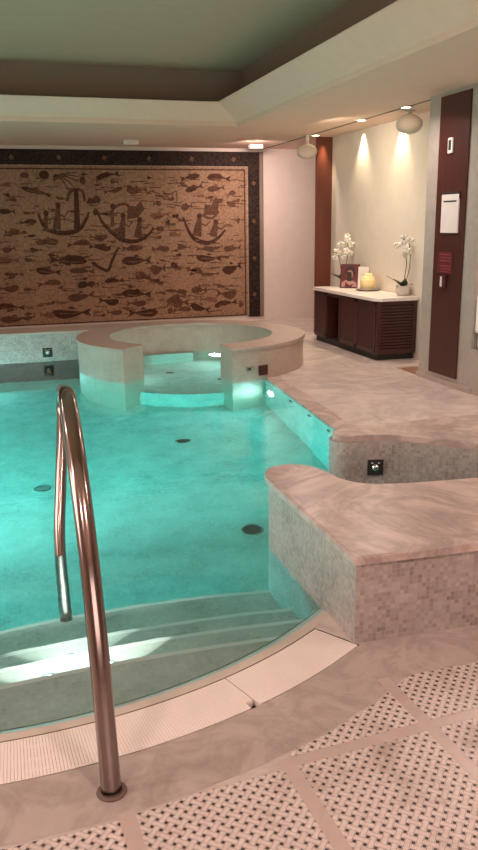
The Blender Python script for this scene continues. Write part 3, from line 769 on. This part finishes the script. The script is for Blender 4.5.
def leaf_mesh(mb, base, ang, L_, W_, droop):
    d = Vector((math.cos(ang), math.sin(ang), 0)); s = Vector((-d.y, d.x, 0)); a, b, c = [], [], []
    for i in range(9):
        t = i / 8; p = Vector(base) + d * L_ * t + Vector((0, 0, 1)) * (L_ * .75 * t - droop * t * t * L_); w_ = W_ * math.sin(PI * min(1, .12 + .88 * t) ** .8) * .5
        a.append(mb.b.verts.new(p + s * w_)); b.append(mb.b.verts.new(p - Vector((0, 0, .006)))); c.append(mb.b.verts.new(p - s * w_))
    for i in range(8):
        mb.face([a[i], a[i + 1], b[i + 1], b[i]], smooth=True); mb.face([b[i], b[i + 1], c[i + 1], c[i]], smooth=True)
def orchid(label, loc, h, pot, flowers, leaves, stems, rz=0):
    t = thing('potted_orchid', label, 'orchid', loc, (0, 0, rz), 'white orchids on the sideboard')
    MB().use(M['pot']).lathe([(0, 0), (pot * .75, 0), (pot * .98, pot * .5), (pot, pot * 1.1), (pot * .9, pot * 1.35), (pot * .8, pot * 1.35), (pot * .78, pot * 1.2), (0, pot * 1.15)], (0, 0, 0), 24).build('pot', parent=t)
    for a_, L_, W_, dr in leaves:
        mb = MB().use(M['leaf']); leaf_mesh(mb, (0, 0, pot * 1.2), a_, L_, W_, dr); mb.build('leaf', parent=t)
    for st_ in stems: MB().use(M['stem']).tube(spline([(0, 0, pot * 1.15)] + st_, 6), .005, 8).build('stem', parent=t)
    for fx, fy, fz, r_ in flowers: flower(t, (fx, fy, fz), r_, (R(random.uniform(-15, 15)), R(random.uniform(-30, 30)), R(random.uniform(-60, 0))))
    return t
orchid('white orchid in a pale pot at the near end of the sideboard', (4.35, 7.93, CT), .7, .082,
       [(.03, -.05, .60, .052), (-.04, -.03, .57, .05), (.055, .0, .54, .045), (-.01, -.06, .51, .05), (-.09, .02, .55, .045), (.0, -.02, .45, .042), (-.03, -.03, .64, .04), (.03, -.03, .47, .04)],
       [(R(200), .17, .08, .2), (R(250), .15, .08, .1), (R(160), .19, .09, .1), (R(300), .12, .07, .5)],
       [[(.06, .0, .25), (.075, 0, .42), (.03, -.03, .60), (-.04, -.03, .62)], [(.02, .01, .2), (.03, .0, .38), (-.02, .0, .50)]])
orchid('white orchid behind the framed portrait at the far end of the sideboard', (4.29, 9.43, CT), .7, .07,
       [(.03, -.04, .60, .052), (-.05, -.03, .53, .055), (.10, -.02, .53, .05), (-.09, .0, .44, .052), (.02, -.05, .45, .05), (.10, .0, .42, .045), (-.11, .02, .36, .048), (.06, .02, .64, .04), (-.01, -.04, .37, .04)],
       [(R(190), .22, .10, .3), (R(240), .18, .09, .2), (R(150), .2, .09, .5), (R(10), .15, .08, .7)],
       [[(.04, .0, .25), (.06, 0, .45), (.06, .02, .64)], [(-.03, .0, .22), (-.07, .0, .40), (-.14, .0, .44)]])
pf = thing('framed_portrait', 'dark-framed portrait of a dark-haired person standing before the far orchid', 'picture frame', (4.24, 9.13, CT), (0, 0, R(-42)))
mx = Matrix.Rotation(R(-8), 4, 'X')
MB().use(M['hair']).box(-.125, .125, .002, .018, 0, .30, .003, mx).build('frame', parent=pf)
pc = MB().use(M['picred']).box(-.112, .112, -.001, .004, .012, .288, 0, mx)
def pshape(pts, m, y):
    pc.use(m); pc.poly([mx @ Vector((x, y, z)) for x, z in pts])
ell = lambda cx, cz, rx, rz: [(cx + rx * math.cos(2 * PI * i / 20), cz + rz * math.sin(2 * PI * i / 20)) for i in range(20)]
pshape(ell(.005, .19, .072, .085), M['hair'], -.0015)
pshape([(-.105, .015), (.10, .015), (.09, .07), (.03, .10), (-.05, .10), (-.10, .07)], M['picpink'], -.002)
pshape(ell(.0, .165, .045, .062), M['skin'], -.0025)
pshape([(-.06, .012), (.03, .012), (.055, .06), (.0, .035), (-.05, .08)], M['picred'], -.003)
pshape(ell(-.018, .178, .010, .006), M['hair'], -.003); pshape(ell(.018, .178, .010, .006), M['hair'], -.003); pshape(ell(0, .135, .014, .006), M['picred'], -.003)
pc.build('picture', parent=pf)
MB().use(M['hair']).box(-.03, .03, .03, .036, .0, .2, 0, Matrix.Rotation(R(14), 4, 'X')).build('easel_leg', parent=pf)
cd = thing('standing_card', 'pale upright card standing beside the framed portrait', 'card', (4.36, 8.99, CT), (0, 0, R(-42)))
MB().use(M['paper']).box(-.065, .065, 0, .008, 0, .27, .002, Matrix.Rotation(R(-6), 4, 'X')).build('card_face', parent=cd)
MB().use(M['paper']).box(-.03, .03, .028, .032, 0, .2, 0, Matrix.Rotation(R(10), 4, 'X')).build('card_foot', parent=cd)
ds = thing('grey_dish', 'wide shallow grey dish under the yellow lidded jar', 'dish', (4.29, 8.70, CT))
MB().use(M['dish']).lathe([(0, .004), (.10, .0), (.13, .010), (.152, .024), (.148, .027), (.125, .014), (0, .012)], (0, 0, 0), 40).build('plate', parent=ds)
jr = thing('lidded_jar', 'round butter-yellow lidded jar on the grey dish', 'jar', (4.29, 8.70, CT + .0145))
MB().use(M['jar']).lathe([(0, 0), (.082, 0), (.092, .012), (.094, .115), (.088, .128), (0, .130)], (0, 0, 0), 36).build('body', parent=jr)
MB().use(M['jar']).lathe([(.080, .130), (.080, .146), (.062, .152), (.052, .158), (.052, .182), (.045, .190), (0, .192)], (0, 0, 0), 32).build('lid', parent=jr)

# ------------------------------------------------------------------ ceiling fittings
def speaker(label, loc, r, rz, tilt, st):
    t = thing('ceiling_speaker', label, 'speaker', loc, (0, 0, rz), 'round speakers below the soffit')
    mx = Matrix.Diagonal((1.1, 1., .78, 1.)) @ Matrix.Rotation(tilt, 4, 'X') @ Matrix.Rotation(R(90), 4, 'X')
    MB().use(M['spk']).lathe([(0, -.62 * r), (.6 * r, -.58 * r), (.88 * r, -.42 * r), (r, -.1 * r), (r, .25 * r), (.93 * r, .5 * r)], (0, 0, 0), 32, mx).build('shell', parent=t)
    MB().use(M['spk']).lathe([(.93 * r, .49 * r), (.9 * r, .55 * r), (.6 * r, .64 * r), (0, .68 * r)], (0, 0, 0), 32, mx).build('grille', parent=t)
    mb = MB().use(M['spk']).lathe([(.16 * r, .6 * r), (.16 * r, st)], (0, 0, 0), 12)
    mb.lathe([(.16 * r, st - .012), (.42 * r, st - .010), (.42 * r, st), (0, st)], (0, 0, 0), 20); mb.build('bracket', parent=t)
    return t
speaker('larger rounded cream speaker hanging in front of the alcove beside the column', (4.22, 7.70, CZ - .135), .125, R(-28), R(-12), .135)
speaker('smaller rounded cream speaker beside the red-brown jamb', (4.0, 10.0, 2.41), .12, R(-20), R(-12), .21)
for (x, y, lab) in ((1.85, 11.0, 'small white box on the soffit above the middle of the fish mosaic'), (3.72, 11.3, 'small white box on the soffit above the right corner of the fish mosaic')):
    t = thing('ceiling_emergency_light', lab, 'emergency light', (x, y, CZ), group='small white boxes over the mosaic')
    MB().use(M['white']).box(-.10, .10, -.05, .05, -.055, 0, .006).build('housing', parent=t)
    MB().use(M['paper']).box(-.085, .085, -.053, -.048, -.045, -.012, .002).build('lens', parent=t)
tag(MB().use(M['white']).box(3.70, 3.80, 9.50, 9.60, 0, .13, .012).build('floor_box'), 'small white box on the floor between hot tub and sideboard', 'box')
struct(MB().use(M['slot']).box(4.035, 4.065, 6.9, 11.85, CZ - .003, CZ + .01).build('trim_ceiling_slot'))
for (x, y, lab) in ((4.05, 8.48, 'lit recessed downlight in the ceiling slot, middle of the three'), (4.05, 7.47, 'lit recessed downlight in the ceiling slot nearest the column'), (4.12, 10.0, 'lit recessed downlight before the red-brown jamb')):
    t = thing('recessed_downlight', lab, 'downlight', (x, y, CZ), group='downlights of the alcove')
    MB().use(M['spk']).lathe([(.075, 0), (.075, -.006), (.052, -.008), (.048, -.002)], (0, 0, 0), 24).build('bezel', parent=t)
    MB().use(M['warmlens']).lathe([(.05, -.003), (.03, -.005), (0, -.006)], (0, 0, 0), 24).build('lens', parent=t)

# seat beyond the column
struct(MB().use(M['colm']).box(3.96, 4.7, 4.6, 5.95, 0, .40).build('wall_bench_plinth'))
ch = thing('cushioned_seat', 'white cushioned seat with dark wooden arm beyond the marble column', 'seat', (4.30, 5.55, .402))
MB().use(M['cushion']).box(-.33, .33, -.42, .34, .0, .14, .04).build('seat_cushion', parent=ch)
MB().use(M['cushion']).box(-.33, .33, .24, .385, .142, .47, .03).build('back_cushion', parent=ch)
MB().use(M['armw']).tube(spline([(-.29, .37, .22), (-.325, .235, .27), (-.33, .0, .19), (-.33, -.3, .17), (-.33, -.36, .05)], 6), .022, 12).build('arm', parent=ch)

# ------------------------------------------------------------------ lights
def area(name, loc, target, size, power, col=(1., .80, .62), spread=170, sy=None):
    l = bpy.data.lights.new(name, 'AREA'); l.energy = power; l.color = col; l.size = size; l.spread = R(spread)
    if sy: l.shape = 'RECTANGLE'; l.size_y = sy
    else: l.shape = 'DISK'
    o = bpy.data.objects.new(name, l); COL.objects.link(o); o.location = loc
    o.rotation_euler = (Vector(target) - Vector(loc)).to_track_quat('-Z', 'Y').to_euler(); return o
def spot(name, loc, target, power, angle, blend=.6, col=(1., .80, .60), r=.03):
    l = bpy.data.lights.new(name, 'SPOT'); l.energy = power; l.color = col; l.spot_size = R(angle); l.spot_blend = blend; l.shadow_soft_size = r
    o = bpy.data.objects.new(name, l); COL.objects.link(o); o.location = loc
    o.rotation_euler = (Vector(target) - Vector(loc)).to_track_quat('-Z', 'Y').to_euler(); return o
WARM = (1., .765, .70)
spot('alcove_spot', (4.41, 9.25, 2.58), (4.43, 9.25, 0), 70, 80, .9, (1., .80, .56))
spot('alcove_spot', (4.41, 8.25, 2.58), (4.43, 8.25, 0), 70, 80, .9, (1., .80, .56))
spot('alcove_spot', (4.31, 10.15, 2.58), (4.31, 10.175, 0), 40, 50, .9, (1., .74, .5))
area('alcove_fill', (3.5, 8.4, 2.5), (4.4, 8.7, 1.2), .5, 13, (1., .82, .62))
area('ceiling_area_light', (1.1, .2, 2.58), (1.0, 1.2, 0), .22, 18, WARM, 150)
area('ceiling_area_light', (-1.1, .2, 2.58), (-.6, 1.2, 0), .22, 16, WARM, 150)
area('ceiling_area_light', (3.4, 1.6, 2.58), (3.2, 2.4, 0), .3, 25, WARM, 160)  # this and the next two: deck lights added without any fixture
area('ceiling_area_light', (3.4, 4.4, 2.58), (3.2, 4.6, 0), .3, 20, WARM, 160)
area('ceiling_area_light', (3.4, 6.6, 2.58), (3.2, 6.8, 0), .3, 18, WARM, 160)
area('unseen_room_fill', (.6, -2.1, 1.5), (.6, 3, 2.9), 3.2, 66, WARM, 170, 1.8)  # unseen panel behind the camera, added to lift ceiling and far walls
area('unseen_room_fill', (-3.1, 3.2, 1.6), (0, 4.0, 2.8), 3.2, 92, WARM, 170, 1.6)  # unseen panel at the left wall, added to fill the right-hand faces
area('ceiling_area_light', (5.2, 5.3, 2.58), (4.8, 5.3, 0), .3, 18, WARM, 160)
area('ceiling_area_light', (3.5, 10.7, 2.58), (3.9, 11.7, 1.0), .25, 34, WARM, 160)  # added without a fixture to brighten the white back wall
area('ceiling_area_light', (3.2, 7.9, 2.58), (2.4, 8.0, 0), .25, 15, WARM, 160)  # added without a fixture to throw warm light on the hot tub
for y_ in (2.2, 4.6, 7.0, 8.8): area('ceiling_area_light', (-2.7, y_, 2.58), (-1.6, y_, 0), .3, 24, WARM, 160)  # unseen left soffit lights, added to warm the tub and ledge
W = bpy.data.worlds.new('world'); S.world = W; W.use_nodes = True
W.node_tree.nodes['Background'].inputs[0].default_value = (1., .8, .62, 1); W.node_tree.nodes['Background'].inputs[1].default_value = .05

# ------------------------------------------------------------------ camera
f, pitch, yaw, roll = 774.84, .2530749, .2931108, .0136709
cy, sy, cp, sp_ = math.cos(yaw), math.sin(yaw), math.cos(pitch), math.sin(pitch)
fw = Vector((sy * cp, cy * cp, -sp_)); r0 = Vector((cy, -sy, 0)); d0 = fw.cross(r0)
rr = math.cos(roll) * r0 + math.sin(roll) * d0; dd = -math.sin(roll) * r0 + math.cos(roll) * d0
cam = bpy.data.cameras.new('camera'); cam.sensor_fit = 'HORIZONTAL'; cam.sensor_width = 36; cam.lens = f * 36 / 478; cam.clip_start = .05
co_ = bpy.data.objects.new('camera', cam); COL.objects.link(co_)
mw = Matrix((rr, -dd, -fw)).transposed().to_4x4(); mw.translation = (0, 0, 1.5); co_.matrix_world = mw
S.camera = co_
S.view_settings.view_transform = 'Standard'; S.view_settings.look = 'None'; S.view_settings.gamma = 1; S.view_settings.use_curve_mapping = False
S.view_settings.exposure = -0.04
S.cycles.use_denoising = True; S.cycles.caustics_refractive = True; S.cycles.caustics_reflective = False
S.cycles.max_bounces = 12; S.cycles.transmission_bounces = 8; S.cycles.sample_clamp_indirect = 4.
